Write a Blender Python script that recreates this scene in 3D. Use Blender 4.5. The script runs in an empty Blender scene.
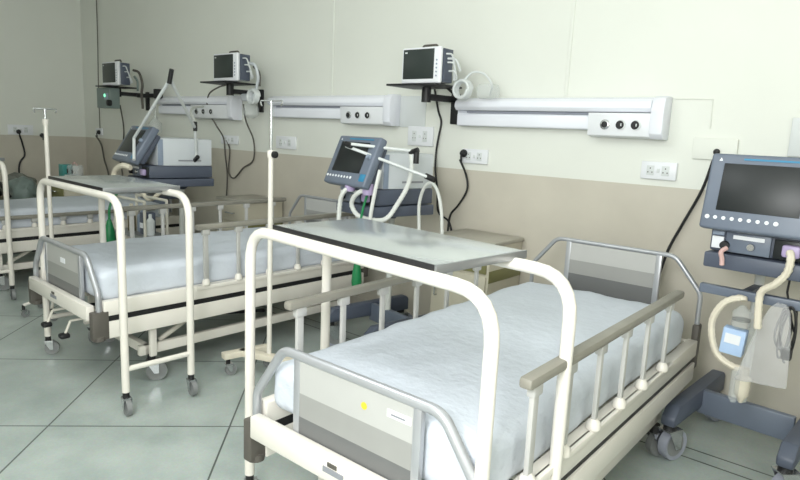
import bpy, bmesh, math, random
from mathutils import Vector, Matrix, noise, Euler
random.seed(4)
PI = math.pi
sc = bpy.context.scene
col = sc.collection

# ------------------------------------------------------------ camera, world, lights, exposure
cd = bpy.data.cameras.new('camera'); cam = bpy.data.objects.new('camera', cd); col.objects.link(cam)
R_ = (0.76258854, 0.64527663, 0.04557172); U_ = (-0.14486653, 0.10169492, 0.98421127); F_ = (-0.63045412, 0.75715006, -0.17103037)
cam.matrix_world = Matrix(((R_[0], U_[0], -F_[0], 1.7908), (R_[1], U_[1], -F_[1], -3.4427), (R_[2], U_[2], -F_[2], 1.5391), (0, 0, 0, 1)))
cd.sensor_width = 36; cd.lens = 605.66 / 800 * 36; cd.clip_start = .02; cd.clip_end = 60
sc.camera = cam
w = bpy.data.worlds.new('world'); sc.world = w; w.use_nodes = True
w.node_tree.nodes['Background'].inputs[0].default_value = (.9, .95, 1, 1)
w.node_tree.nodes['Background'].inputs[1].default_value = .12
sc.view_settings.view_transform = 'Standard'; sc.view_settings.look = 'None'; sc.view_settings.gamma = 1
sc.view_settings.use_curve_mapping = False; sc.view_settings.exposure = 0.0

def area(name, loc, sx, sy, power, color, rot=(0, 0, 0)):
    l = bpy.data.lights.new(name, 'AREA'); l.shape = 'RECTANGLE'; l.size = sx; l.size_y = sy; l.energy = power; l.color = color
    o = bpy.data.objects.new(name, l); o.location = loc; o.rotation_euler = rot; col.objects.link(o); return o
def bulb(name, loc, rad, power, color):
    l = bpy.data.lights.new(name, 'POINT'); l.shadow_soft_size = rad; l.energy = power; l.color = color
    o = bpy.data.objects.new(name, l); o.location = loc; col.objects.link(o); return o
bulb('flash_light_near', (1.45, -3.95, 2.0), .4, 222, (.965, .98, 1))  # unseen point light behind the camera, added to stand in for a flash
bulb('fill_light_centre', (-.6, -2.6, 2.70), .4, 54, (.94, .98, 1))  # unseen point light without fixture, added to brighten the walls
bulb('fill_light_far', (-4.2, -2.8, 2.7), .4, 18, (.94, 1, .95))  # weak unseen fill light, added for the far left of the room

# ------------------------------------------------------------ materials
MATS = {}
def mat(name, c, rough=.5, metal=0, nscale=0, namt=.08, bump=0, bscale=80, alpha=1, trans=0, emit=None, estr=0, coat=0, spec=.5):
    if name in MATS: return MATS[name]
    m = bpy.data.materials.new(name); m.use_nodes = True; nt = m.node_tree; b = nt.nodes['Principled BSDF']
    b.inputs['Base Color'].default_value = (*c, 1); b.inputs['Roughness'].default_value = rough; b.inputs['Metallic'].default_value = metal
    b.inputs['Specular IOR Level'].default_value = spec
    if alpha < 1: b.inputs['Alpha'].default_value = alpha
    if trans: b.inputs['Transmission Weight'].default_value = trans
    if coat: b.inputs['Coat Weight'].default_value = coat; b.inputs['Coat Roughness'].default_value = .1
    if emit: b.inputs['Emission Color'].default_value = (*emit, 1); b.inputs['Emission Strength'].default_value = estr
    tc = nt.nodes.new('ShaderNodeTexCoord')
    if nscale:
        n = nt.nodes.new('ShaderNodeTexNoise'); n.inputs['Scale'].default_value = nscale; n.inputs['Detail'].default_value = 4
        nt.links.new(tc.outputs['Object'], n.inputs['Vector'])
        r = nt.nodes.new('ShaderNodeMapRange'); r.inputs[1].default_value = .3; r.inputs[2].default_value = .7
        r.inputs[3].default_value = 1 - namt; r.inputs[4].default_value = 1 + namt
        nt.links.new(n.outputs['Fac'], r.inputs[0])
        x = nt.nodes.new('ShaderNodeVectorMath'); x.operation = 'SCALE'; x.inputs[0].default_value = c
        nt.links.new(r.outputs[0], x.inputs['Scale']); nt.links.new(x.outputs[0], b.inputs['Base Color'])
    if bump:
        n = nt.nodes.new('ShaderNodeTexNoise'); n.inputs['Scale'].default_value = bscale; n.inputs['Detail'].default_value = 3
        nt.links.new(tc.outputs['Object'], n.inputs['Vector'])
        bp = nt.nodes.new('ShaderNodeBump'); bp.inputs['Strength'].default_value = bump; bp.inputs['Distance'].default_value = .01
        nt.links.new(n.outputs['Fac'], bp.inputs['Height']); nt.links.new(bp.outputs[0], b.inputs['Normal'])
    MATS[name] = m; return m
def srgb(r, g, b):
    f = lambda v: (v / 255) / 12.92 if v / 255 < .04045 else ((v / 255 + .055) / 1.055) ** 2.4
    return (f(r), f(g), f(b))
WALLU = mat('wall_cream_paint', srgb(230, 232, 224), .55, nscale=1.2, namt=.02, bump=.05, bscale=30)
WALLD = mat('wall_tan_paint', srgb(201, 195, 182), .4, nscale=3, namt=.05, bump=.05, bscale=30)
CEIL = mat('ceiling_white', srgb(225, 226, 220), .8, nscale=2, namt=.02)
CREAM = mat('cream_powder_coat', srgb(230, 225, 216), .35, nscale=6, namt=.03, coat=.3)
CREAMD = mat('aged_cream_paint', srgb(214, 210, 198), .45, nscale=5, namt=.05)
SILV = mat('silver_painted_tube', srgb(178, 180, 184), .3, .45, nscale=8, namt=.05)
POST = mat('grey_painted_post', srgb(198, 197, 194), .4, .15, nscale=8, namt=.05)
TAUPE = mat('taupe_rail_plastic', srgb(140, 137, 127), .4, nscale=10, namt=.06)
BUMP = mat('bumper_brown_grey', srgb(88, 84, 78), .55, nscale=8, namt=.08)
PNLA = mat('panel_light_grey', srgb(182, 182, 179), .35, nscale=4, namt=.03)
PNLB = mat('panel_mid_grey', srgb(152, 152, 149), .35, nscale=4, namt=.03)
PNLC = mat('panel_dark_grey', srgb(106, 107, 107), .35, nscale=4, namt=.03)
BLACK = mat('black_rubber', srgb(25, 25, 27), .5, nscale=10, namt=.1)
BLACKG = mat('black_gloss_screen', srgb(20, 25, 27), .4, nscale=3, namt=.1)
SCRM = mat('monitor_screen_glass', srgb(44, 52, 50), .35, nscale=3, namt=.1)
WHEEL = mat('grey_wheel_rubber', srgb(130, 132, 132), .5, nscale=10, namt=.05)
CHROME = mat('chrome', srgb(200, 202, 204), .18, .9, nscale=9, namt=.03)
STEEL = mat('stainless_steel', srgb(214, 219, 220), .2, .7, nscale=3, namt=.05)
STEELE = mat('brushed_steel_edge', srgb(160, 162, 165), .3, .7, nscale=5, namt=.05)
SHEET = mat('white_bed_sheet', srgb(206, 212, 221), .85, nscale=7, namt=.03, bump=.6, bscale=26)
VBLU = mat('blue_grey_plastic', srgb(106, 115, 130), .4, nscale=6, namt=.05)
VDRK = mat('dark_slate_plastic', srgb(80, 87, 102), .45, nscale=6, namt=.05)
VWHT = mat('light_grey_housing', srgb(205, 210, 214), .4, nscale=5, namt=.02)
VLIT = mat('pale_blue_grey_trim', srgb(140, 152, 170), .4, nscale=5, namt=.03)
WHT = mat('white_plastic', srgb(234, 236, 240), .35, nscale=5, namt=.02)
OFFW = mat('off_white_plastic', srgb(214, 218, 218), .4, nscale=5, namt=.02)
PANW = mat('headwall_panel_white', srgb(236, 238, 246), .35, nscale=4, namt=.015)
PAND = mat('headwall_panel_groove', srgb(150, 154, 166), .5, nscale=4, namt=.03)
DIFF = mat('lamp_diffuser', srgb(240, 242, 250), .25, nscale=4, namt=.01)
HOSE = mat('beige_corrugated_hose', srgb(222, 214, 196), .5, nscale=20, namt=.05)
HOSEW = mat('white_hose', srgb(216, 218, 214), .45, nscale=20, namt=.04)
LILAC = mat('lilac_connector', srgb(176, 160, 196), .4, nscale=10, namt=.04)
TEAL = mat('teal_plastic', srgb(60, 140, 135), .4, nscale=10, namt=.05)
CYAN = mat('cyan_button', srgb(50, 130, 170), .4, nscale=10, namt=.04)
GREEN = mat('green_rubber', srgb(20, 120, 70), .4, nscale=10, namt=.08)
CLEAR = mat('clear_plastic', srgb(225, 230, 230), .2, alpha=.26, nscale=10, namt=.03)
BAGM = mat('translucent_plastic_bag', srgb(214, 214, 216), .3, alpha=.3, nscale=10, namt=.06, bump=.6, bscale=25)
BLUEB = mat('pale_blue_card', srgb(178, 203, 236), .6, nscale=10, namt=.05)
YEL = mat('yellow_sticker', srgb(232, 200, 60), .6, nscale=10, namt=.03)
LEDG = mat('green_led', srgb(120, 230, 180), .4, emit=(.3, 1, .6), estr=1.2)
LOCK = mat('locker_beige_paint', srgb(196, 190, 172), .45, nscale=5, namt=.04)
LOCKT = mat('locker_top_laminate', srgb(176, 172, 160), .35, nscale=8, namt=.06)
OLIVE = mat('olive_band', srgb(128, 126, 84), .5, nscale=5, namt=.06)
BRWN = mat('brown_wood', srgb(92, 84, 58), .5, nscale=5, namt=.1)
CLOTH = mat('grey_cloth', srgb(120, 122, 116), .9, nscale=12, namt=.12, bump=.4, bscale=30)
PUMPG = mat('grey_green_case', srgb(118, 132, 128), .45, nscale=8, namt=.05)
PINK = mat('pinkish_tube', srgb(205, 170, 165), .5, nscale=10, namt=.05)
TXT = mat('grey_print', srgb(140, 142, 148), .6, nscale=10, namt=.05)

def floor_mat():
    m = bpy.data.materials.new('terrazzo_slabs'); m.use_nodes = True; nt = m.node_tree; b = nt.nodes['Principled BSDF']
    N = nt.nodes.new; L = nt.links.new
    def mth(op, a, c=None, d=None):
        n = N('ShaderNodeMath'); n.operation = op
        for i, v in enumerate((a, c, d)):
            if v is None: continue
            if isinstance(v, (int, float)): n.inputs[i].default_value = v
            else: L(v, n.inputs[i])
        return n.outputs[0]
    g = N('ShaderNodeNewGeometry'); s = N('ShaderNodeSeparateXYZ'); L(g.outputs['Position'], s.inputs[0])
    x, y = s.outputs[0], s.outputs[1]; k = 1 / math.sqrt(2)
    a = mth('MULTIPLY', mth('ADD', x, y), k); c = mth('MULTIPLY', mth('SUBTRACT', y, x), k)
    def line(v, off, per, hw):
        f = mth('FRACT', mth('DIVIDE', mth('SUBTRACT', v, off), per))
        d = mth('MULTIPLY', mth('ABSOLUTE', mth('SUBTRACT', f, .5)), per)
        return mth('GREATER_THAN', d, per / 2 - hw)
    dg = mth('MAXIMUM', line(a, -2.645, .905, .0045), line(c, .21, .905, .0045))
    dg = mth('MULTIPLY', dg, mth('LESS_THAN', y, -.30))
    def single(v, at, hw): return mth('LESS_THAN', mth('ABSOLUTE', mth('SUBTRACT', v, at)), hw)
    bl = mth('MAXIMUM', single(y, -.30, .006), single(y, -.19, .006))
    j = mth('MAXIMUM', dg, bl)
    n1 = N('ShaderNodeTexNoise'); n1.inputs['Scale'].default_value = 3.2; n1.inputs['Detail'].default_value = 5; L(g.outputs['Position'], n1.inputs['Vector'])
    n2 = N('ShaderNodeTexVoronoi'); n2.inputs['Scale'].default_value = 120; L(g.outputs['Position'], n2.inputs['Vector'])
    cr = N('ShaderNodeValToRGB'); cr.color_ramp.elements[0].position = .3; cr.color_ramp.elements[1].position = .7
    cr.color_ramp.elements[0].color = (*srgb(158, 169, 165), 1); cr.color_ramp.elements[1].color = (*srgb(184, 193, 188), 1)
    L(n1.outputs['Fac'], cr.inputs[0])
    mx0 = N('ShaderNodeMixRGB'); mx0.blend_type = 'MULTIPLY'; mx0.inputs[0].default_value = .10; L(cr.outputs[0], mx0.inputs[1]); L(n2.outputs['Color'], mx0.inputs[2])
    mx = N('ShaderNodeMixRGB'); L(j, mx.inputs[0]); L(mx0.outputs[0], mx.inputs[1]); mx.inputs[2].default_value = (*srgb(84, 90, 86), 1)
    L(mx.outputs[0], b.inputs['Base Color']); b.inputs['Roughness'].default_value = .32; b.inputs['Specular IOR Level'].default_value = .45
    return m
FLOOR = floor_mat()

# ------------------------------------------------------------ mesh helpers
class M:
    def __init__(s): s.bm = bmesh.new(); s.mats = []
    def _mi(s, m):
        if m not in s.mats: s.mats.append(m)
        return s.mats.index(m)
    def _mark(s, geom, m, mx=None):
        i = s._mi(m); fs = set()
        for v in geom:
            for f in v.link_faces: fs.add(f)
        for f in fs: f.material_index = i
        if mx is not None: bmesh.ops.transform(s.bm, matrix=mx, verts=geom)
    def box(s, lo, hi, m, bev=0, rot=None, seg=2, shear=None):
        c = [(a + b) / 2 for a, b in zip(lo, hi)]; d = [abs(b - a) for a, b in zip(lo, hi)]
        t = bmesh.new(); bmesh.ops.create_cube(t, size=1)
        for v in t.verts: v.co = Vector((v.co.x * d[0], v.co.y * d[1], v.co.z * d[2]))
        if bev: bmesh.ops.bevel(t, geom=t.edges[:], offset=min(bev, min(d) * .49), segments=seg, affect='EDGES', profile=.5)
        mx = Matrix.Translation(c)
        if rot is not None: mx = mx @ Euler(rot).to_matrix().to_4x4()
        s._merge(t, m, mx); return s
    def _merge(s, t, m, mx):
        i = s._mi(m); bmesh.ops.transform(t, matrix=mx, verts=t.verts[:])
        vm = {}
        for v in t.verts: vm[v] = s.bm.verts.new(v.co)
        for f in t.faces:
            try: nf = s.bm.faces.new([vm[v] for v in f.verts]); nf.material_index = i; nf.smooth = True
            except ValueError: pass
        t.free()
    def ring_sweep(s, pts, radii, m, n=10, caps=True, flat=None):
        i = s._mi(m); P = [Vector(p) for p in pts]
        if isinstance(radii, (int, float)): radii = [radii] * len(P)
        T = []
        for k in range(len(P)):
            a = P[max(k - 1, 0)]; b = P[min(k + 1, len(P) - 1)]; d = (b - a)
            T.append(d.normalized() if d.length > 1e-9 else (T[-1] if T else Vector((0, 0, 1))))
        u = T[0].orthogonal().normalized(); rings = []
        for k in range(len(P)):
            u = (u - T[k] * u.dot(T[k]));
            u = u.normalized() if u.length > 1e-6 else T[k].orthogonal().normalized()
            v = T[k].cross(u)
            rings.append([s.bm.verts.new(P[k] + (u * math.cos(2 * PI * j / n) + v * math.sin(2 * PI * j / n)) * radii[k]) for j in range(n)])
        for k in range(len(P) - 1):
            for j in range(n):
                f = s.bm.faces.new((rings[k][j], rings[k][(j + 1) % n], rings[k + 1][(j + 1) % n], rings[k + 1][j])); f.material_index = i; f.smooth = True
        if caps:
            for r, rev in ((rings[0], True), (rings[-1], False)):
                f = s.bm.faces.new(r[::-1] if rev else r); f.material_index = i
        return s
    def tube(s, pts, r, m, fillet=0, n=10):
        return s.ring_sweep(fil(pts, fillet), r, m, n)
    def smooth_tube(s, pts, r, m, n=8, sub=5, ribs=0):
        q = catmull(pts, sub)
        rr = r
        if ribs:
            L = sum((Vector(q[k + 1]) - Vector(q[k])).length for k in range(len(q) - 1)); cnt = max(int(L / .012), 4)
            q = resample(q, cnt); rr = [r * (1.0 if k % 2 else .86) for k in range(len(q))]
        return s.ring_sweep(q, rr, m, n)
    def cyl(s, a, b, r, m, r2=None, n=16):
        return s.ring_sweep([a, b], [r, r if r2 is None else r2], m, n)
    def lathe(s, c, prof, m, axis='Z', n=20):
        pts = []; rad = []
        ax = {'X': Vector((1, 0, 0)), 'Y': Vector((0, 1, 0)), 'Z': Vector((0, 0, 1))}[axis]; c = Vector(c)
        i = s._mi(m); u = ax.orthogonal().normalized(); v = ax.cross(u); rings = []
        for r, h in prof:
            rings.append([s.bm.verts.new(c + ax * h + (u * math.cos(2 * PI * j / n) + v * math.sin(2 * PI * j / n)) * max(r, .0004)) for j in range(n)])
        for k in range(len(rings) - 1):
            for j in range(n):
                f = s.bm.faces.new((rings[k][j], rings[k][(j + 1) % n], rings[k + 1][(j + 1) % n], rings[k + 1][j])); f.material_index = i; f.smooth = True
        for r in (rings[0][::-1], rings[-1]):
            f = s.bm.faces.new(r); f.material_index = i
        return s
    def prism(s, poly, ext, m, bev=0):
        """poly: closed 3D outline, ext: extrusion vector"""
        t = bmesh.new(); vs = [t.verts.new(p) for p in poly]; f = t.faces.new(vs)
        r = bmesh.ops.extrude_face_region(t, geom=[f]); nv = [e for e in r['geom'] if isinstance(e, bmesh.types.BMVert)]
        bmesh.ops.translate(t, vec=Vector(ext), verts=nv); bmesh.ops.recalc_face_normals(t, faces=t.faces[:])
        if bev: bmesh.ops.bevel(t, geom=t.edges[:], offset=bev, segments=2, affect='EDGES', profile=.5)
        s._merge(t, m, Matrix.Identity(4)); return s
    def build(s, name, parent=None, label=None, loc=None, rot=None):
        bmesh.ops.recalc_face_normals(s.bm, faces=s.bm.faces[:])
        me = bpy.data.meshes.new(name); s.bm.to_mesh(me); s.bm.free()
        for m in s.mats: me.materials.append(m)
        for p in me.polygons: p.use_smooth = True
        me.set_sharp_from_angle(angle=math.radians(38))
        o = bpy.data.objects.new(name, me); col.objects.link(o)
        if parent: o.parent = parent
        if loc is not None: o.location = loc
        if rot is not None: o.rotation_euler = rot
        if label: o['label'] = label
        return o
def fil(pts, r, seg=6):
    P = [Vector(p) for p in pts]
    if not r: return P
    out = [P[0]]
    for k in range(1, len(P) - 1):
        a = P[k - 1] - P[k]; b = P[k + 1] - P[k]; ang = a.angle(b)
        if ang > PI - .02: out.append(P[k]); continue
        d = min(r / math.tan(ang / 2), a.length * .48, b.length * .48)
        p0 = P[k] + a.normalized() * d; p1 = P[k] + b.normalized() * d
        for j in range(seg + 1):
            t = j / seg; out.append(p0 * (1 - t) ** 2 + P[k] * 2 * t * (1 - t) + p1 * t * t)
    out.append(P[-1]); return out
def catmull(pts, sub=5):
    P = [Vector(p) for p in pts]; P = [P[0] * 2 - P[1]] + P + [P[-1] * 2 - P[-2]]; out = []
    for k in range(1, len(P) - 2):
        for j in range(sub):
            t = j / sub; a, b, c, d = P[k - 1:k + 3]
            out.append(.5 * ((2 * b) + (c - a) * t + (2 * a - 5 * b + 4 * c - d) * t * t + (3 * b - a - 3 * c + d) * t ** 3))
    out.append(P[-2]); return out
def resample(q, cnt):
    D = [0]
    for k in range(len(q) - 1): D.append(D[-1] + (q[k + 1] - q[k]).length)
    out = []; k = 0
    for i in range(cnt + 1):
        d = D[-1] * i / cnt
        while k < len(D) - 2 and D[k + 1] < d: k += 1
        t = (d - D[k]) / max(D[k + 1] - D[k], 1e-9); out.append(q[k].lerp(q[k + 1], min(t, 1)))
    return out
def tag(o, label, cat, group=None, kind=None):
    o['label'] = label; o['category'] = cat
    if group: o['group'] = group
    if kind: o['kind'] = kind
    return o
def empty(name, loc, rz=0, scale=1):
    o = bpy.data.objects.new(name, None); o.empty_display_size = .1; col.objects.link(o); o.location = loc; o.rotation_euler = (0, 0, rz); o.scale = (scale,) * 3
    return o
def kids(o): return [c for c in bpy.data.objects if c.parent == o]
def copy_tree(o, parent=None):
    c = o.copy(); col.objects.link(c); c.parent = parent
    for ch in kids(o): copy_tree(ch, c)
    return c
def struct(o): o['kind'] = 'structure'; return o

# ------------------------------------------------------------ room
YW, XL, XR, YF, ZC = .36, -7.3, 3.3, -5.2, 3.3
DZ = 1.305
struct(M().box((XL - .1, YF - .1, -.1), (XR + .1, YW + .1, 0), FLOOR).build('floor'))
struct(M().box((XL - .1, YF - .1, ZC), (XR + .1, YW + .1, ZC + .1), CEIL).build('ceiling'))
struct(M().box((XL - .1, YW, 0), (XR + .1, YW + .1, DZ), WALLD).box((XL - .1, YW, DZ), (XR + .1, YW + .1, ZC), WALLU).build('wall_back'))
struct(M().box((XL - .1, YF - .1, 0), (XL, YW, DZ), WALLD).box((XL - .1, YF - .1, DZ), (XL, YW, ZC), WALLU).build('wall_left'))
struct(M().box((XR, YF - .1, 0), (XR + .1, YW, DZ), WALLD).box((XR, YF - .1, DZ), (XR + .1, YW, ZC), WALLU).build('wall_right'))
struct(M().box((XL, YF - .1, 0), (XR, YF, DZ), WALLD).box((XL, YF - .1, DZ), (XR, YF, ZC), WALLU).build('wall_front'))
for i, x in enumerate((-2.24, -.02)):
    struct(M().box((x - .012, YW - .008, 1.84), (x + .012, YW, ZC), WALLU, .003).build('trim_%d' % (i + 1)))
struct(M().box((XL, YW - .012, 0), (XR, YW, .1), WALLD, .003).build('baseboard_back'))

# ------------------------------------------------------------ caster
def caster(parent, x, y, ztop, r, wheelmat=WHEEL, ang=0.3, collar=BLACK, tread=None):
    c = M(); off = Vector((math.sin(ang), math.cos(ang), 0)) * r * .45; side = Vector((math.cos(ang), -math.sin(ang), 0))
    c.cyl((x, y, r * 2.0), (x, y, ztop), r * .38, collar, n=12)
    p = Vector((x, y, 0)) + off
    for s in (-1, 1):
        q = p + side * s * r * .42
        c.prism([q + Vector((0, 0, r * .8)) + off * .5, q + Vector((0, 0, r * .8)) - off * .5, Vector((x, y, r * 2.05)) + side * s * r * .42 - off * 1.1, Vector((x, y, r * 2.05)) + side * s * r * .42 + off * 1.5], side * s * .004, CHROME)
    t = [Vector((x, y, r * 2.02)) + side * a * r * .46 + off * b for a, b in ((-1, -1.1), (1, -1.1), (1, 1.5), (-1, 1.5))]
    c.prism(t, (0, 0, .006), CHROME)
    f = c.build('caster', parent)
    wl = M(); cen = p + Vector((0, 0, r)); hw = r * .3
    # wheel lathe about 'side'
    prof = [(r * .25, -hw * 1.1), (r * .75, -hw * .8), (r * .98, -hw), (r, 0), (r * .98, hw), (r * .75, hw * .8), (r * .25, hw * 1.1)]
    n = 24; i = wl._mi(wheelmat); u = Vector((0, 0, 1)); v = side.cross(u); rings = []
    for rr, h in prof: rings.append([wl.bm.verts.new(cen + side * h + (u * math.cos(2 * PI * j / n) + v * math.sin(2 * PI * j / n)) * rr) for j in range(n)])
    j2 = wl._mi(tread or wheelmat)
    for k in range(len(rings) - 1):
        for j in range(n):
            fc = wl.bm.faces.new((rings[k][j], rings[k][(j + 1) % n], rings[k + 1][(j + 1) % n], rings[k + 1][j])); fc.material_index = j2 if 0 < k < len(rings) - 2 else i
    wl.bm.faces.new(rings[0][::-1]); wl.bm.faces.new(rings[-1])
    wl.build('wheel', f)
    return f

# ------------------------------------------------------------ hospital bed
def end_board(root, name, y, zt, zlow, zb, zpan, split, r=.0165):
    f = M().tube([(-.48, y, zb), (-.48, y, zlow), (-.335, y, zt), (.335, y, zt), (.48, y, zlow), (.48, y, zb)], r, SILV, .08, 12).build(name, root)
    for s in (-1, 1):
        M().box((s * .256 - .015, y - .011, zpan - .03), (s * .256 + .015, y + .011, zt - .008), SILV, .004).build('post', f)
    p = M(); zs = [zt - .012, *split, zpan]
    for (a, b, m) in zip(zs[:-1], zs[1:], (PNLA, PNLB, PNLC)): p.box((-.242, y - .008, b), (.242, y + .008, a), m)
    p.build('panel', f)
    return f
def make_bed(ry0, rz):
    B = empty('hospital_bed', (0, 0, 0)); L = 2.066
    f = end_board(B, 'footboard', 0, .80, .60, .40, .522, (.675, .592))
    for s in (-1, 1):   # corner bumpers
        M().box((s * .48 - .023, -.045, .345), (s * .48 + .023, .045, .505), BUMP, .006).lathe((s * .48, -.004, .335), [(.02, 0), (.032, .005), (.032, .03), (.02, .035)], BUMP).build('corner_bumper', B)
        M().box((s * .48 - .014, L - .03, .40), (s * .48 + .020, L + .03, .64), BUMP, .008).build('corner_bumper', B)
    h = end_board(B, 'headboard', L, .977, .80, .45, .60, (.865, .785), .0125)
    M().box((-.45, -.055, .452), (.45, -.012, .536), CREAM, .006).build('foot_bar', B)
    M().box((-.07, -.058, .485), (.02, -.0545, .503), TXT).box((-.05, -.058, .508), (-.01, -.0545, .522), BUMP).build('maker_plate', B, 'small grey maker plate')
    M().box((-.45, L - .0, .452), (.45, L + .04, .536), CREAM, .006).build('head_bar', B)
    for s in (-1, 1):
        m = M(); m.box((s * .475 - .025, .02, .475), (s * .475 + .025, L - .02, .56), CREAM, .006)
        m.box((s * .47 - .018, .03, .44), (s * .47 + .018, L - .03, .478), BLACK)
        m.box((s * .475 - .025, .02, .345), (s * .475 + .025, L - .02, .442), CREAM, .006)
        m.build('side_frame', B)
    m = M()
    for k in range(11): m.box((-.45, .1 + k * .18, .515), (.45, .19 + k * .18, .535), CREAMD, .003)
    m.build('slat_deck', B)
    # chassis
    m = M()
    for s in (-1, 1): m.box((s * .40 - .02, .25, .165), (s * .40 + .02, 1.85, .225), CREAM, .005)
    for y in (.30, 1.78): m.box((-.42, y - .02, .165), (.42, y + .02, .225), CREAM, .005)
    m.build('chassis', B)
    for s in (-1, 1):
        for y0, y1 in ((.62, .40), (1.40, 1.64)):
            M().tube([(s * .38, y0, .345), (s * .36, y1, .22)], .016, CREAMD).build('strut', B)
        M().box((s * .44 - .015, .30, .16), (s * .44 + .015, .34, .36), CREAM, .004).lathe((s * .44, .32, .355), [(.014, 0), (.014, .015)], BLACK).build('lift_bracket', B)
        M().cyl((s * .2, .1, .37), (s * .2, 1.3, .2), .012, BLACK).build('crank_shaft', B)
    for x, y in ((-.42, .32), (.42, .32), (-.42, 1.76), (.42, 1.76)): caster(B, x, y, .17, .062, ang=.5 if x > 0 else -.4)
    for s in (-.16, .12):
        c = M().tube([(s, .1, .37), (s, -.02, .37), (s, -.05, .30)], .008, CREAMD, .01, 8).build('crank', B)
        M().box((s - .028, -.085, .272), (s + .028, -.03, .302), BLACK, .012).build('handle', c)
    # side rails
    for s in (-1, 1):
        x = s * .497
        r = M().box((x - .021, ry0, rz - .02), (x + .021, ry0 + 1.45, rz + .014), TAUPE, .01).build('side_rail', B, 'taupe topped fold down side rail')
        for k, yy in enumerate((.065, .30, .545, .79, 1.04, 1.31)):
            y = ry0 + yy; w_ = .016 if k == 0 else .012
            M().box((x - .008, y - w_, .545), (x + .008, y + w_, rz - .01), POST, .003, rot=(.012, 0, 0)).box((x - .014, y - .026, rz - .055), (x + .014, y + .026, rz - .015), POST, .006).build('rail_post', r)
            M().lathe((x, y, .555), [(.02, 0), (.026, .01), (.022, .035), (.012, .045)], CREAM, n=12).build('socket', r)
        M().box((x - .012, ry0, .535), (x + .012, ry0 + 1.46, .56), CREAM, .004).build('lower_rail', r)
    return B
def sticker(bed):
    fb = [c for c in kids(bed) if c.name.startswith('footboard')][0]
    M().lathe((.052, -.0085, .728), [(.012, 0), (.012, -.001)], YEL, 'Y').build('sticker', fb, 'small round yellow sticker')
    M().box((.145, -.010, .728), (.235, -.0082, .752), WHT).box((.16, -.0105, .735), (.215, -.0100, .741), TXT).build('paper_tag', fb, 'white paper tag')

bed1 = make_bed(.145, .892); bed1.location = (.575, -2.17, 0); bed1.rotation_euler.z = .005
tag(bed1, 'nearest hospital bed, its striped grey footboard with a yellow sticker and both taupe rails raised', 'hospital bed', 'hospital beds in a row')
bed2 = make_bed(.58, .93); bed2.location = (-1.995, -2.018, 0); bed2.rotation_euler.z = -.024
tag(bed2, 'middle hospital bed behind the left overbed table, with a striped grey footboard', 'hospital bed', 'hospital beds in a row')
bed3 = make_bed(.3, .66); bed3.location = (-4.74, -2.0, 0); bed3.rotation_euler.z = 0
tag(bed3, 'farthest hospital bed at the left edge, cut off by the picture', 'hospital bed', 'hospital beds in a row')
sticker(bed1)
fb2 = [c for c in kids(bed2) if c.name.startswith('footboard')][0]
M().box((-.02, -.010, .70), (.05, -.0082, .73), WHT).build('paper_tag', fb2, 'white paper tag')

def mattress(seed, y0=.028, y1=1.96, hx=.45, zt=.72, zb=.535):
    t = bmesh.new(); bmesh.ops.create_cube(t, size=2); bmesh.ops.subdivide_edges(t, edges=t.edges[:], cuts=44, use_grid_fill=True)
    rd = .05; H = (hx, (y1 - y0) / 2, (zt - zb) / 2); C = Vector((0, (y0 + y1) / 2, (zt + zb) / 2))
    for v in t.verts:
        p = Vector((v.co.x * H[0], v.co.y * H[1], v.co.z * H[2])); q = Vector([max(-(h - rd), min(h - rd, a)) for a, h in zip(p, H)])
        d = p - q
        if d.length > 1e-6: p = q + d.normalized() * rd * min(1, max(abs(a) for a in d) / rd)
        n = Vector((seed * 7.1, seed * 3.3, 0)); w1 = noise.noise(Vector((p.x * 3.0, p.y * 1.6, p.z * 4)) + n); w2 = noise.noise(Vector((p.x * 10 + p.y * 4, p.y * 7, p.z * 12)) + n)
        w3 = noise.noise(Vector((p.x * 22 - p.y * 9, p.y * 16, 3)) + n); p.z += (w1 * .013 + w2 * .006 + w3 * .003) * (1 if v.co.z > -.5 else .3) + .010 * (1 - (p.x / H[0]) ** 2) * (v.co.z > 0)
        if abs(v.co.x) > .95 or abs(v.co.y) > .95:
            out = Vector((math.copysign(1, p.x) if abs(v.co.x) > .95 else 0, 0, 0)); p += out * (w2 * .008 + .003)
        v.co = p + C
    m = M(); m._merge(t, SHEET, Matrix.Identity(4)); return m
for b, lab, sd in ((bed1, 'white sheeted mattress on the nearest bed', 1), (bed2, 'white sheeted mattress on the middle bed', 2), (bed3, 'white sheeted mattress on the farthest bed at left edge', 3)):
    o = mattress(sd).build('mattress', None, None, b.location, b.rotation_euler); tag(o, lab, 'mattress', 'white mattresses on the beds')

# ------------------------------------------------------------ overbed table
def make_table():
    T = empty('overbed_table', (0, 0, 0)); W, D, Z = 1.178, .374, 1.155
    for y in (0, D):
        f = M().tube([(0, y, .125), (0, y, Z), (W, y, Z), (W, y, .125)], .0205, CREAM, .13, 14).build('leg_frame', T)
    for x in (0, W):
        M().cyl((x, 0, .25), (x, D, .25), .015, CREAM).build('stretcher', T)
        for y in (0, D): caster(T, x, y, .135, .045, ang=.5 + x)
    t = M().box((.15, .012, 1.168), (.965, D + .06, 1.190), STEEL, .003).box((.15, .004, 1.166), (.965, .013, 1.191), BLACK, .001).box((.963, .004, 1.166), (.972, D + .06, 1.192), STEELE, .001)
    t.build('tabletop', T, 'polished stainless steel top with black front edge')
    for x in (.22, .9): M().box((x - .015, 0, 1.150), (x + .015, D, 1.169), STEELE, .002).build('crossbar', T)
    return T
tb = make_table(); tb.location = (-.132, -2.039, 0); tb.rotation_euler.z = -.102
tag(tb, 'cream tubular overbed table with steel top standing over the nearest bed', 'overbed table', 'rolling overbed tables')
t2 = copy_tree(tb); t2.location = (-2.416, -1.977, 0); t2.rotation_euler.z = -.04
tag(t2, 'cream tubular overbed table with steel top standing over the middle bed', 'overbed table', 'rolling overbed tables')
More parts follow.
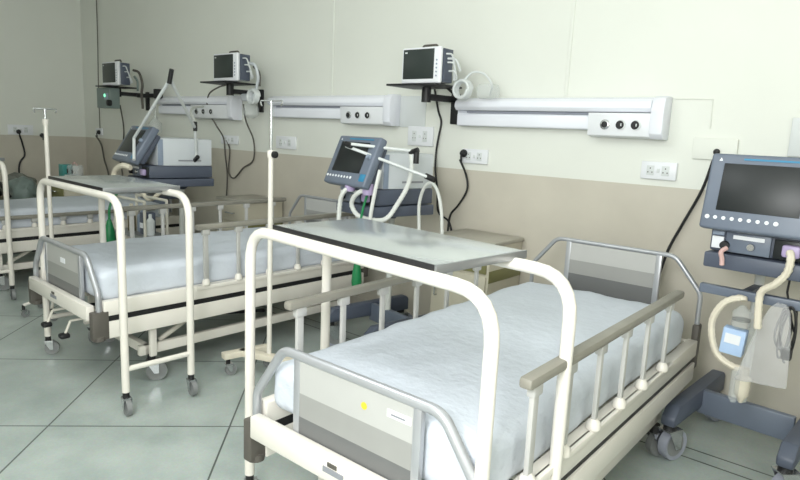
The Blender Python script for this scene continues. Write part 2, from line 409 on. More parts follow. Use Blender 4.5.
t3 = copy_tree(tb); t3.location = (-5.13, -2.03, 0); t3.rotation_euler.z = -.04
tag(t3, 'cream tubular overbed table at the left edge, only one leg frame visible', 'overbed table', 'rolling overbed tables')

# ------------------------------------------------------------ headwall service panels
def panel(x0, x1, xd, lab, zt=1.83, fr=(.28, .53, .76)):
    P = empty('bedhead_light_panel', (x0, YW, zt - .25)); W = x1 - x0; D = xd - x0
    # end profile (y forward negative, z)
    body = M().box((0, -.05, .045), (W - .03, 0, .245), PANW, .008).build('housing', P)
    q = M()
    q.prism([(0.02, -.045, .15), (0.02, -.105, .155), (0.02, -.125, .18), (0.02, -.118, .215), (0.02, -.09, .236), (0.02, -.045, .242)], (W - .10, 0, 0), DIFF, .006).build('lamp_cover', P)
    M().box((.10, -.075, .138), (D, -.03, .15), PAND).build('groove', P)
    M().box((.02, -.085, .045), (D, -.045, .135), PANW, .012, seg=3).build('lower_cover', P)
    o = M().prism([(D, -.045, 0.0), (D, -.115, .012), (D, -.128, .148), (D, -.045, .148)], (W - D - .06, 0, 0), WHT, .004).build('outlet_box', P)
    M().prism([(W - .075, 0, .0), (W - .075, -.10, .0), (W - .075, -.135, .03), (W - .075, -.14, .17), (W - .075, -.12, .235), (W - .075, -.08, .25), (W - .075, 0, .25)], (.075, 0, 0), PANW, .006).build('end_cap', P)
    for k, fx in enumerate(fr):
        xx = D + (W - D - .06) * fx
        s_ = M().lathe((xx, -.120, .078), [(.030, 0), (.030, -.006), (.024, -.010)], CHROME if k == 0 else OFFW, 'Y').build('gas_outlet', o)
        d = M()
        if k == 0: d.lathe((xx, -.128, .078), [(.02, 0), (.017, -.008)], BLACK, 'Y')
        else: d.lathe((xx - .004, -.128, .078), [(.026, 0), (.023, -.006)], BLACK, 'Y').box((xx + .002, -.137, .07), (xx + .008, -.132, .086), OFFW)
        d.build('socket_core', o)
    tag(P, lab, 'light panel', 'bedhead light panels on the back wall'); return P
panel(-.84, .654, .20, 'white bedhead light panel on the wall above the nearest bed, rightmost of three')
panel(-3.02, -1.43, -2.0, 'white bedhead light panel above the middle bed, between two ventilators', 1.855, (.2, .42, .64))
panel(-5.12, -3.56, -4.33, 'white bedhead light panel farthest left, behind the thin jointed hose arm', 1.86, (.16, .36, .56))
def plate(name, x0, x1, z0, z1, lab, grp=None, d=.02, m=OFFW):
    return tag(M().box((x0, YW - d, z0), (x1, YW, z1), m, .004).build(name), lab, 'wall cover', grp)
plate('blank_cover', -1.43, -1.17, 1.60, 1.845, 'flat white blank cover beside the middle light panel', d=.01)
def faint(name, pts, lab):   # raised thin conduit cover lines
    return tag(M().tube(pts, .004, WALLU, 0, 6).build(name), lab, 'conduit')
faint('conduit', [(.66, YW - .004, 1.82), (.87, YW - .004, 1.815), (.875, YW - .004, 1.655)], 'thin cream painted conduit line right of the nearest light panel')
def socket(x0, x1, z0, z1, lab, plug=None, cat='wall socket', lw=False):
    S = empty('wall_socket', ((x0 + x1) / 2, YW, (z0 + z1) / 2) if not lw else (XL, (x0 + x1) / 2, (z0 + z1) / 2), 0 if not lw else PI / 2); hw = (x1 - x0) / 2; hz = (z1 - z0) / 2
    p = M().box((-hw, -.02, -hz), (hw, 0, hz), WHT, .005).build('plate', S)
    for k in (-.45, .4):
        m = M().box((hw * k - .022, -.023, -hz * .55), (hw * k + .022, -.0195, hz * .55), OFFW, .002)
        m.lathe((hw * k, -.023, hz * .25), [(.004, 0), (.004, -.001)], BUMP, 'Y', 8)
        for a in (-1, 1): m.lathe((hw * k + a * .012, -.023, -hz * .2), [(.004, 0), (.004, -.001)], BUMP, 'Y', 8)
        m.build('socket_face', p)
    M().box((-.008, -.027, -.012), (.008, -.019, .012), OFFW, .002).build('switch_rocker', p)
    tag(S, lab, cat, 'wall sockets and switch plates'); return S
def plug(x, z, lab, y=None, lw=None):
    o = empty('power_plug', (x, YW - .022, z)) if lw is None else empty('power_plug', (XL + .022, lw, z), PI / 2)
    M().lathe((0, 0, 0), [(.028, 0), (.03, -.012), (.02, -.032), (.01, -.036)], BLACK, 'Y').build('plug_body', o)
    M().tube([(0, -.025, 0), (0, -.04, -.02), (0, -.035, -.06)], .008, BLACK, .01, 8).build('cable_sleeve', o)
    return tag(o, lab, 'plug', 'black power plugs in the wall sockets')
socket(.521, .728, 1.345, 1.45, 'white double wall socket under the right end of the nearest light panel')
socket(-.80, -.575, 1.355, 1.46, 'white double wall socket with black plug above the bedside locker of the nearest bed')
plug(-.775, 1.425, 'black plug in the socket right of the middle ventilator')
plate('wall_box', .80, 1.03, 1.48, 1.60, 'cream wall box partly behind the right ventilator screen', m=WALLU)
plug(.93, 1.525, 'black plug at the top of the taut cable beside the right ventilator').scale = (.6,) * 3
socket(-1.33, -1.08, 1.46, 1.61, 'square white wall plate just below the nearest monitor arm')
socket(-2.99, -2.70, 1.355, 1.475, 'white wall socket plate right of the slim cream drip stand')
socket(-3.92, -3.62, 1.36, 1.45, 'white wall socket plate below the middle monitor')
socket(-6.93, -6.74, 1.345, 1.44, 'small wall socket near the room corner')
plug(-6.80, 1.385, 'black plug near the room corner')
socket(-.62, -.32, 1.31, 1.44, 'white socket plate on the left wall', lw=True)
plug(0, 1.35, 'black plug in the left wall socket plate', lw=-.5)
plug(0, 1.31, 'lone black plug on the left wall right of the drip stand socket', lw=-.22)
plate('wall_box', 1.27, 1.42, 1.52, 1.72, 'pale grey wall box at the right edge of the view', d=.03)

# ------------------------------------------------------------ cables
def cable(name, pts, r, m, lab, cat='cable', grp=None, ribs=0, sub=6):
    return tag(M().smooth_tube(pts, r, m, 8, sub, ribs).build(name), lab, cat, grp)
G = 'cables hanging on the back wall'
cable('power_cable', [(-.775, .285, 1.38), (-.742, .33, 1.267), (-.725, .33, 1.157), (-.797, .335, 1.037), (-.865, .335, .953), (-.877, .33, .82), (-.88, .33, .6)], .008, BLACK, 'dark curved power cable hanging from the plug right of the middle ventilator', grp=G)
cable('power_cable', [(-1.09, .345, 1.90), (-1.044, .345, 1.737), (-1.009, .345, 1.648), (-1.02, .335, 1.528), (-1.03, .33, 1.42), (-1.028, .33, 1.284), (-.999, .33, 1.133), (-.977, .33, .965), (-.88, .335, .903), (-.836, .335, .8)], .008, BLACK, 'black cable running down from the nearest monitor behind the middle ventilator', grp=G)
cable('power_cable', [(.93, .285, 1.48), (.881, .33, 1.306), (.798, .33, 1.093), (.738, .33, .933), (.70, .33, .75)], .0085, BLACK, 'taut black cable slanting down the wall beside the right ventilator', grp=G)
cable('monitor_cable', [(-3.30, -.02, 1.925), (-3.75, .2, 1.93), (-4.0, .25, 1.864), (-4.019, .25, 1.708), (-3.946, .3, 1.552), (-3.854, .33, 1.419), (-3.838, .34, 1.241), (-3.802, .34, 1.032), (-3.822, .34, .75)], .008, BUMP, 'grey cable looping from the middle monitor down the wall', grp=G)
cable('monitor_cable', [(-3.836, .345, 1.42), (-3.764, .345, 1.298), (-3.784, .345, 1.065), (-3.676, .34, 1.01), (-3.517, .34, 1.126), (-3.347, .34, 1.219), (-3.332, .33, 1.419), (-3.345, .25, 1.60), (-3.29, .18, 1.76)], .008, BUMP, 'grey cable making a deep U below the middle monitor', grp=G)
cable('monitor_cable', [(-6.10, .30, 1.75), (-6.119, .345, 1.498), (-6.133, .345, 1.306), (-6.235, .345, 1.042), (-6.193, .345, .848), (-6.181, .345, .5)], .009, BUMP, 'dark cable hanging below the farthest monitor', grp=G)
cable('power_cable', [(-6.80, .285, 1.34), (-6.778, .345, 1.213), (-6.704, .345, 1.013), (-6.599, .345, .83), (-6.56, .345, .5)], .011, BUMP, 'dark cable hanging from the plug near the room corner', grp=G)
cable('power_cable', [(XL + .06, -.5, 1.30), (XL + .015, -.46, 1.2), (XL + .015, -.44, 1.05), (XL + .015, -.50, .95), (XL + .015, -.52, .82), (XL + .015, -.5, .5)], .011, BLACK, 'dark cable hanging on the left wall', grp=G)

cable('power_cable', [(-6.76, .345, 3.28), (-6.77, .345, 2.6), (-6.80, .345, 2.0), (-6.80, .345, 1.44)], .006, BUMP, 'thin dark cable running down the wall to the plug near the room corner', grp=G)

# ------------------------------------------------------------ bedside lockers
def make_locker():
    K = empty('bedside_locker', (0, 0, 0)); W, D, H = .54, .42, .87
    M().box((0, -D, .1), (W, 0, H - .02), LOCK, .006).build('cabinet', K)
    M().box((-.015, -D - .015, H - .025), (W + .015, 0.0, H), LOCKT, .005).build('top', K)
    dr = M().box((.02, -D - .014, .66), (W - .02, -D, .82), OLIVE, .004).build('drawer', K, 'olive drawer front')
    M().tube([(.2, -D - .012, .74), (.2, -D - .04, .74), (W - .2, -D - .04, .74), (W - .2, -D - .012, .74)], .006, CHROME, .01, 8).build('handle', dr)
    d = M().box((.02, -D - .014, .13), (W - .02, -D, .64), LOCK, .004).build('door', K)
    M().tube([(.07, -D - .012, .45), (.07, -D - .04, .45), (.07, -D - .04, .56), (.07, -D - .012, .56)], .006, CHROME, .01, 8).build('handle', d)
    M().box((W - .001, -D, .60), (W + .004, 0, .68), OLIVE, .001).build('side_band', K)
    for x, y in ((.05, -.05), (W - .05, -.05), (.05, -D + .05), (W - .05, -D + .05)): caster(K, x, y, .11, .035)
    return K
k1 = make_locker(); k1.location = (-.70, .335, 0); k1.scale.x = .86
tag(k1, 'beige bedside locker against the wall between the nearest bed and the middle ventilator', 'bedside locker', 'bedside lockers')
k2 = copy_tree(k1); k2.location = (-3.33, .335, 0)
for c in kids(k2):
    if c.name.startswith('drawer'): c.data = c.data.copy(); c.data.materials[0] = LOCK; del c['label']
tag(k2, 'beige bedside locker against the wall behind the middle bed', 'bedside locker', 'bedside lockers')
k3 = copy_tree(k1); k3.location = (-5.78, -.30, 0)
tag(k3, 'bedside locker beyond the farthest bed carrying a teal box', 'bedside locker', 'bedside lockers')

# ------------------------------------------------------------ patient monitors on wall arms
def make_monitor():
    N = empty('patient_monitor', (0, 0, 0))
    c = M().box((-.165, 0, 0), (.165, .03, .245), WHT, .012, seg=3).box((-.158, .028, .008), (.158, .15, .238), VWHT, .012).build('casing', N)
    for a in (-.166, .155): M().box((a, .035, .01), (a + .011, .14, .235), VDRK, .003).build('side_panel', N)
    M().box((-.150, -.003, .030), (.112, .002, .232), SCRM, .003).build('screen', N)
    b = M()
    for k in range(5): b.lathe((.136, -.002, .05 + k * .026), [(.006, 0), (.006, -.003)], VLIT, 'Y', 10)
    b.build('buttons', N)
    M().box((-.135, -.0045, .205), (-.115, -.0025, .215), OFFW).build('logo_mark', N)
    M().tube([(-.06, .1, .238), (-.06, .1, .27), (.06, .1, .27), (.06, .1, .238)], .008, BUMP, .02, 8).build('carry_handle', N)
    for k in range(3): M().tube([(.16, .06 + k * .02, .2 - k * .055), (.205, .07 + k * .02, .2 - k * .055), (.21, .1 + k * .02, .12 - k * .04), (.18, .14, .03)], .006, OFFW, .02, 8).build('sensor_lead', N)
    return N
def make_bracket():
    K = empty('monitor_bracket', (0, 0, 0))    # origin: wall mount centre; arm reaches -y
    M().box((0, -.03, -.12), (.07, 0, .10), BLACK, .006).build('wall_plate', K)
    M().prism([(-.03, -.34, .035), (.01, -.35, .035), (.06, -.02, .035), (.02, -.02, .035)], (0, 0, .045), BLACK, .006).build('arm', K)
    M().cyl((0, -.33, .02), (0, -.33, .125), .034, BLACK).build('knuckle', K)
    M().box((-.235, -.50, .122), (.20, -.18, .136), BLACK, .004).build('shelf', K, 'thin black shelf')
    return K
br = make_bracket(); br.location = (-.92, YW, 1.755); tag(br, 'black swivel bracket and shelf under the nearest monitor', 'monitor bracket', 'wall brackets of the monitors')
mo = make_monitor(); mo.location = (-.882, -.10, 1.892); mo.scale = (1.02, 1, .98)
tag(mo, 'patient monitor high on the wall near the centre, nearest of the three', 'patient monitor', 'patient monitors on wall arms')
br2 = copy_tree(br); br2.location = (-3.27, YW, 1.815); br2.scale = (.97, 1.05, 1); tag(br2, 'black swivel bracket and shelf under the middle monitor', 'monitor bracket', 'wall brackets of the monitors')
mo2 = copy_tree(mo); mo2.location = (-3.185, -.10, 1.953); mo2.scale = (1.16, 1, 1.02); tag(mo2, 'patient monitor above the left ventilator, middle of the three', 'patient monitor', 'patient monitors on wall arms')
br3 = copy_tree(br); br3.location = (-5.50, YW, 1.81); br3.scale = (.72, 1.1, 1); tag(br3, 'black bracket and shelf under the farthest monitor', 'monitor bracket', 'wall brackets of the monitors')
mo3 = copy_tree(mo); mo3.location = (-5.44, -.12, 1.948); mo3.scale = (1.2, 1, 1.08); tag(mo3, 'patient monitor in the far left corner above a grey green pump', 'patient monitor', 'patient monitors on wall arms')
tag(M().smooth_tube([(-.90, .33, 1.84), (-.80, .20, 1.84), (-.85, .1, 1.92)], .01, BLACK).build('support_rod'), 'short black rod beside the nearest monitor bracket', 'rod')
# coiled hoses behind monitors
def coil(name, c, r, turns, m, lab, rt=.011, axis='Y', dz=.012):
    pts = []
    for k in range(int(turns * 16) + 1):
        a = k / 16 * 2 * PI; o = (k / 16) * dz; rr = r * (1 + .03 * math.sin(k * .23))
        p = (c[0] + rr * math.cos(a), c[1] - o, c[2] + rr * math.sin(a)) if axis == 'Y' else (c[0] + o, c[1] + rr * math.cos(a), c[2] + rr * math.sin(a))
        pts.append(p)
    return tag(M().smooth_tube(pts, rt, m, 8, 2).build(name), lab, 'coiled tubing', 'tubing coils hung behind the monitors')
coil('tubing_coil', (-.655, .12, 1.865), .058, 5, OFFW, 'pale tubing coil hung beside the nearest monitor', .011)
tag(M().smooth_tube([(-.66, .1, 1.92), (-.60, .12, 1.98), (-.52, .14, 1.97), (-.46, .15, 1.9), (-.50, .2, 1.84)], .008, OFFW).smooth_tube([(-.72, -.02, 2.06), (-.66, 0, 2.05), (-.64, .03, 1.98)], .008, OFFW).build('sensor_cable'), 'white sensor cable arching right of the nearest monitor', 'cable')
tag(M().lathe((-.50, .20, 1.86), [(.02, -.10), (.05, -.08), (.055, .0), (.045, .05), (.015, .06)], CLEAR, 'X').build('cuff_roll'), 'clear rolled cuff lying on top of the nearest light panel', 'cuff')
coil('tubing_coil', (-3.02, .12, 1.83), .06, 4, OFFW, 'grey white tubing coil hung beside the middle monitor', .014)
tag(M().smooth_tube([(-2.99, .02, 2.12), (-2.92, .04, 2.1), (-2.9, .06, 2.0), (-2.95, .08, 1.9)], .014, VWHT).smooth_tube([(-3.02, .1, 2.1), (-2.94, .1, 2.04), (-2.93, .1, 1.92)], .012, BUMP).build('sensor_cable'), 'grey sensor cables bunched right of the middle monitor', 'cable')
bagh = M().lathe((-3.17, .18, 1.70), [(.03, -.07), (.075, -.04), (.08, .02), (.05, .07), (.02, .1)], CLEAR); tag(bagh.build('cuff_roll'), 'clear grey cuff bundle hanging below the middle monitor', 'cuff')
tag(M().box((-3.26, .12, 1.79), (-3.02, .17, 1.86), VWHT, .015).build('cable_tray'), 'small white cable holder beside the middle monitor arm', 'holder')
tag(M().smooth_tube([(-5.22, .05, 2.13), (-5.13, .07, 2.10), (-5.08, .08, 1.98), (-5.10, .08, 1.86), (-5.12, .1, 1.7)], .014, BUMP).smooth_tube([(-5.20, .05, 2.06), (-5.15, .06, 2.0), (-5.17, .07, 1.9)], .013, PUMPG).build('sensor_cable'), 'dark sensor cables arching right of the farthest monitor', 'cable')
tag(M().box((-5.45, .19, 1.835), (-4.98, .24, 1.88), BLACK, .01).box((-5.01, .17, 1.82), (-4.95, .26, 1.93), BLACK, .01).build('utility_bracket'), 'short black horizontal arm right of the farthest monitor', 'arm')
# pump under monitor 3
pm = empty('infusion_pump', (-5.56, -.13, 1.69))
M().box((-.22, 0, 0), (.12, .12, .235), PUMPG, .01).build('case', pm)
M().box((-.02, -.004, .10), (.08, .001, .17), VLIT, .002).build('display', pm)
M().lathe((.0, -.003, .145), [(.022, 0), (.018, -.006)], LEDG, 'Y').build('indicator_light', pm, 'glowing green light')
M().lathe((.12, .0, .06), [(.035, .01), (.035, -.03), (.02, -.035)], BLACK, 'Y').build('clamp_knob', pm)
tag(pm, 'grey green box pump with a lit green light hung under the farthest monitor', 'infusion pump')
tag(M().lathe((-5.03, .2, 1.50), [(.02, -.1), (.07, -.06), (.075, .04), (.03, .09), (.012, .12), (.008, .32)], CLEAR).build('drip_chamber'), 'clear flask hanging below the short black arm', 'flask')

# ------------------------------------------------------------ ventilators
def make_ventilator():
    V = empty('ventilator', (0, 0, 0))
    for s in (-1, 1):
        x = s * .25 - .02
        M().prism([(x - .035, -.395, .19), (x - .035, -.40, .235), (x - .035, -.34, .29), (x - .035, .32, .30), (x - .035, .345, .28), (x - .035, .345, .185)], (.07, 0, 0), VDRK, .012).build('base_leg', V)
        for y in (-.355, .29): caster(V, x, y, .20, .080, ang=.5 + .2 * s, tread=PAND)
    M().box((-.26, -.02, .155), (.18, .02, .285), VBLU, .006).build('crossbar', V)
    M().cyl((-.06, .0, .28), (-.06, .0, 1.0), .022, HOSEW).cyl((-.06, 0, .955), (-.06, 0, 1.01), .03, VDRK, .07).build('column', V)
    h = M().box((-.25, -.265, .858), (.19, -.225, .902), VBLU, .006).build('handle_bar', V)
    M().box((-.08, -.23, .87), (-.04, 0, .895), VDRK, .004).build('bar_arm', h)
    M().box((-.215, -.37, 1.005), (.205, .16, 1.075), VDRK, .008).build('tray', V)
    b = M().box((-.205, -.34, 1.082), (.195, .15, 1.185), VDRK, .008).build('lower_module', V)
    M().box((-.135, -.358, 1.085), (.045, -.338, 1.178), VBLU, .005).box((-.105, -.361, 1.148), (.02, -.357, 1.165), WHT).lathe((-.03, -.358, 1.12), [(.018, 0), (.015, -.012)], CHROME, 'Y').build('cassette', b)
    M().box((-.195, -.352, 1.095), (-.145, -.338, 1.15), WHT, .003).box((-.195, -.352, 1.155), (-.145, -.338, 1.175), VLIT, .002).build('connector_panel', b)
    M().lathe((-.135, -.36, 1.115), [(.020, 0), (.018, -.02)], BLACK, 'Y').build('knob', b)
    M().box((.055, -.350, 1.085), (.185, -.338, 1.17), BLACKG, .003).box((.09, -.38, 1.10), (.16, -.348, 1.155), LILAC, .012).build('gas_port', b)
    w_ = M().box((-.19, -.28, 1.185), (.19, .15, 1.42), VWHT, .012).build('main_unit', V, 'light grey housing')
    M().box((.1885, -.12, 1.225), (.1915, .06, 1.238), TXT).build('printed_band', w_)
    M().box((.186, -.275, 1.19), (.1935, -.235, 1.41), VLIT, .002).build('edge_trim', w_)
    # tilted display head
    th = -.20; hx, hz = .235, .17
    D = M().box((-hx, -.03, -hz), (hx, .03, hz), VBLU, .014, seg=3)
    D.box((-hx + .03, .03, -hz + .03), (hx - .03, .075, hz - .04), VDRK, .012)
    D = D.build('display_head', V, None, (0, -.375, 1.352), (th, 0, 0))
    M().box((-.175, -.034, -.085), (.145, -.029, .125), BLACKG, .002).build('screen', D)
    k = M()
    for i in range(9): k.lathe((-.205 + i * .034, -.029, -.118), [(.011 if i in (0, 8) else .0085, 0), (.008, -.004)], WHT, 'Y', 12)
    k.build('keys', D)
    M().box((.165, -.033, -.135), (.222, -.029, -.085), CYAN, .003).build('cyan_key', D)
    M().lathe((.19, -.03, .03), [(.016, 0), (.014, -.02)], VLIT, 'Y').build('control_knob', D)
    k = M().box((-.10, -.0325, .142), (.17, -.0295, .15), CYAN)
    k.prism([(-.2, -.031, .135), (-.185, -.031, .135), (-.1925, -.031, .15)], (0, .002, 0), WHT); k.build('top_print', D)
    return V
vent = make_ventilator(); vent.location = (1.35, -.07, 0); vent.rotation_euler.z = -.08
tag(vent, 'large ventilator on a wheeled H base at the right edge, dark screen facing out', 'ventilator', 'ventilators beside the beds')
def tilt(v, a):
    for c in kids(v):
        if c.name.startswith('display_head'): c.rotation_euler.x = a
v2 = copy_tree(vent); v2.location = (-.93, -.22, 0); v2.rotation_euler.z = -.2; tilt(v2, -.40)
tag(v2, 'ventilator with tilted screen between the middle bed and the nearest bed', 'ventilator', 'ventilators beside the beds')
v3 = copy_tree(vent); v3.location = (-3.26, -.48, 0); v3.rotation_euler.z = -.15; v3.scale = (1.13, 1.13, 1); tilt(v3, -.5)
tag(v3, 'ventilator left of the middle bed under the tall jointed hose arm', 'ventilator', 'ventilators beside the beds')

# breathing hoses, filters, bags
GH = 'breathing hoses on the ventilators'
cable('breathing_hose', [(1.442, -.46, 1.13), (1.452, -.48, 1.101), (1.445, -.47, 1.039), (1.405, -.45, .979), (1.364, -.43, .944), (1.352, -.42, .898), (1.362, -.42, .764)], .0165, HOSE, 'beige ribbed hose dropping from the port of the right ventilator', 'breathing hose', GH, 1)
cable('breathing_hose', [(1.285, -.36, .862), (1.273, -.35, .873), (1.207, -.35, .839), (1.166, -.35, .752), (1.174, -.35, .655), (1.209, -.35, .58), (1.273, -.35, .544), (1.328, -.35, .54)], .017, HOSE, 'beige hose looping below the right ventilator handle bar', 'breathing hose', GH, 1)
tag(M().lathe((1.328, -.35, .40), [(.008, -.02), (.016, 0), (.03, .02), (.032, .10), (.02, .115), (.02, .15)], HOSE).lathe((1.30, -.37, .38), [(.01, 0), (.022, .02), (.022, .15), (.01, .17)], CLEAR).build('water_trap'), 'beige water trap hanging under the right ventilator hoses', 'water trap')
cable('breathing_hose', [(1.205, -.46, 1.11), (1.187, -.475, 1.09), (1.193, -.47, 1.06), (1.196, -.47, 1.03)], .01, PINK, 'short pinkish tube on the front of the right ventilator', 'tube')
tag(M().lathe((1.285, -.36, .735), [(.03, 0), (.04, .01), (.04, .075), (.025, .09), (.012, .105)], CLEAR).lathe((1.285, -.36, .77), [(.038, 0), (.038, .008)], BUMP).build('humidifier_jar'), 'clear ribbed humidifier jar above the pale blue box', 'jar')
tag(M().box((1.215, -.37, .60), (1.312, -.31, .725), BLUEB, .006, rot=(0, .06, 0)).box((1.23, -.374, .655), (1.295, -.369, .70), WHT, rot=(0, .06, 0)).build('filter_box'), 'pale blue box hanging under the right ventilator', 'box')
def bag():
    t = bmesh.new(); bmesh.ops.create_cube(t, size=2); bmesh.ops.subdivide_edges(t, edges=t.edges[:], cuts=12, use_grid_fill=True)
    for v in t.verts:
        u = (v.co.z + 1) / 2; w_ = .082 * (1 - u) ** .55 + .018; th = .028 * math.sin(PI * min(max(u, .08), .95)) + .004
        n = noise.noise(Vector((v.co.x * 2, v.co.y, v.co.z * 3)))
        v.co = Vector((v.co.x * w_ + .015 * u, v.co.y * th * (1 - .6 * abs(v.co.x)) + n * .01, -.19 + .38 * u + n * .006 + .012 * v.co.x * (1 - u)))
    m = M(); m._merge(t, BAGM, Matrix.Identity(4)); return m
tag(bag().build('plastic_bag', None, None, (1.41, -.40, .70), (0, .05, 0)), 'crumpled clear plastic bag hanging below the right ventilator', 'plastic bag')
pts = []
for k in range(70):
    a = k / 14 * 2 * PI; pts.append((1.462 + .028 * math.cos(a) + .012 * math.sin(k * .31), -.335 - .0006 * k, .76 + .105 * math.sin(a) + .02 * math.sin(k * .7)))
pts = [(1.45, -.30, 1.05), (1.44, -.32, .93)] + pts + [(1.47, -.37, .64), (1.475, -.36, .62)]
tag(M().smooth_tube(pts, .005, BLACK, 6, 2).box((1.46, -.39, .64), (1.50, -.35, .69), BLACK, .006).build('power_cable'), 'black power cord coiled up and hanging at the right edge', 'cable')
# middle ventilator
HG = (-.975, -.22)
cable('breathing_hose', [(-.965,-.64,1.19),(-.99,-.67,1.175),(-1.015,-.68,1.14),(-1.033,-.68,1.083),(-1.036,-.68,.944),(-1.03,-.64,.74)], .0165, HOSEW, 'white hose from the left port of the middle ventilator', 'breathing hose', GH, 1)
cable('breathing_hose', [(-.806,-.64,1.19),(-.86,-.67,1.175),(-.92,-.67,1.13),(-.943,-.66,1.072),(-.90,-.64,1.012),(-.80,-.61,.995),(-.73,-.56,1.01),(-.69,-.50,1.109),(-.648,-.46,1.227),(-.631,-.45,1.355),(-.65,-.45,1.44)], .0165, HOSEW, 'white hose looping below the middle ventilator and up its side', 'breathing hose', GH, 1)
cable('breathing_hose', [(-.72,-.65,1.32),(-.738,-.67,1.182),(-.755,-.68,1.05),(-.77,-.68,.92)], .012, HOSEW, 'thin white tube hanging in front of the middle ventilator', 'breathing hose', GH)
cable('breathing_hose', [(-.663,-.30,.80),(-.666,-.30,.934),(-.676,-.3,1.087),(-.642,-.3,1.203),(-.587,-.3,1.24),(-.535,-.3,1.199),(-.495,-.3,1.087),(-.477,-.3,.946),(-.47,-.30,.80)], .011, HOSEW, 'white hose arch at the right side of the middle ventilator', 'breathing hose', GH)
tag(M().lathe((-.98, -.645, 1.165), [(.03, 0), (.035, .02), (.03, .06)], LILAC).build('hose_connector'), 'lilac hose connector under the left side of the middle ventilator screen', 'connector')
tag(M().lathe((-.82, -.645, 1.155), [(.032, 0), (.038, .02), (.032, .07)], LILAC).build('hose_connector'), 'lilac hose connector under the right side of the middle ventilator screen', 'connector')
def hose_arm(pts, lab, clamps, r=.010, flask=None):
    A = empty('hose_support_arm', pts[0])
    o = Vector(pts[0])
    for a, b in zip(pts[:-1], pts[1:]): M().cyl(Vector(a) - o, Vector(b) - o, r, OFFW, n=10).build('arm_segment', A)
    for c, d in clamps: c = Vector(c) - o; d = Vector(d); M().cyl(c - d, c + d, .018, BLACK, n=10).build('clamp', A)
    return tag(A, lab, 'hose arm', 'jointed hose arms of the ventilators')
hose_arm([(-3.024,-1.060,1.241),(-3.134,-1.000,1.413),(-2.552,-1.000,1.871),(-2.958,-.55,1.516),(-3.029,-.5,1.309),(-3.03,-.5,1.24)], 'tall jointed silver hose arm rising from the left ventilator', [((-2.545,-1.0,1.89),(.02,0,.05)),((-2.955,-.55,1.53),(0,0,.04)),((-3.03,-.5,1.25),(.03,0,.02))], .0125)
hose_arm([(-.483,-.45,1.285),(-.964,-.71,1.454),(-.920,-.71,1.468),(-.637,-.45,1.442),(-.60,-.45,1.375)], 'folded silver hose arm lying across the middle ventilator screen', [((-.94,-.71,1.462),(.025,0,-.005)),((-.62,-.45,1.44),(.03,0,.01)),((-.483,-.45,1.285),(.035,0,-.01)),((-.60,-.45,1.40),(0,0,.035))])
cable('breathing_hose', [(-3.12,-1.04,1.17),(-3.2,-1.07,1.185),(-3.309,-1.08,1.14),(-3.331,-1.08,1.08),(-3.25,-1.07,1.05),(-3.173,-1.05,1.065)], .024, HOSE, 'beige hose curl at the front of the left ventilator', 'breathing hose', GH, 1)
cable('breathing_hose', [(-2.97,-.53,1.516),(-3.15,-.45,1.60),(-3.30,-.38,1.66),(-3.42,-.28,1.70),(-3.55,-.1,1.72)], .012, HOSEW, 'short white hose curving up from the tall jointed arm to the far light panel', 'breathing hose', GH)
def green_bag(x, y, z, lab, k=1):
    return tag(M().lathe((x, y, z), [(.03 * k, 0), (.034 * k, .03), (.028 * k, .1), (.018 * k, .16), (.014, .2)], GREEN).build('green_breathing_bag'), lab, 'breathing bag', 'green rubber breathing bags')
green_bag(-.84, -.70, .565, 'green rubber bag hanging below the middle ventilator')
green_bag(-2.97, -1.30, .58, 'green rubber bag hanging beyond the middle bed near the left ventilator', 1.4)
cable('breathing_hose', [(-.84,-.70,.76),(-.835,-.70,.90),(-.83,-.68,1.05),(-.82,-.65,1.16)], .008, GREEN, 'thin green tube above the green bag below the middle ventilator', 'tube')
cable('breathing_hose', [(-2.97,-1.30,.775),(-2.98,-1.28,.9),(-3.05,-1.15,1.03),(-3.17,-1.06,1.07)], .010, GREEN, 'thin green tube above the green bag near the left ventilator', 'tube')

# clutter at the left ventilator
TX, TY, TZ = -2.86, -1.10, .68
SH = empty('equipment_trolley', (TX, TY, 0))
for z in (TZ - .03, .25): M().box((-.25, -.10, z), (.25, .10, z + .03), STEELE, .004).build('shelf', SH)
for x in (-.24, .24):
    for y in (-.09, .09): M().cyl((x, y, .05), (x, y, .95), .011, CREAMD).build('leg', SH); caster(SH, x, y, .06, .024)
for y in (-.09, .09): M().cyl((-.24, y, .95), (.24, y, .95), .011, CREAMD).build('top_rail', SH)
tag(SH, 'small cream tube trolley between the middle bed and the left ventilator', 'trolley')
for (dx, dy, r, h, m, lab) in ((-.19, .02, .035, .20, HOSE, 'beige bottle at the left end of the small trolley'), (-.09, -.03, .03, .17, BRWN, 'small brown bottle on the small trolley'), (0.0, .02, .045, .19, VLIT, 'pale lilac blue bottle in the middle of the small trolley'), (.19, -.02, .032, .16, OFFW, 'white bottle at the right end of the small trolley')):
    tag(M().lathe((TX + dx, TY + dy, TZ), [(r * .9, 0), (r, .01), (r, h * .7), (r * .4, h * .85), (r * .4, h), (r * .3, h + .005)], m).build('bottle'), lab, 'bottle', 'bottles on the small trolley')
bp = empty('battery_pack', (TX + .11, TY, TZ))
M().box((-.035, -.05, 0), (.035, .05, .17), VDRK, .008).build('case', bp); M().box((-.025, -.053, .05), (.025, -.05, .09), WHT).build('paper_tag', bp)
tag(bp, 'dark blue block with white tag on the small trolley', 'box')
cable('breathing_hose', [(-3.05, -1.0, 1.06), (-2.98, -1.02, .98), (-2.9, -1.0, .93), (-2.8, -.97, .99), (-2.75, -.93, 1.06)], .018, HOSE, 'beige hose sagging below the left ventilator', 'breathing hose', GH, 1)

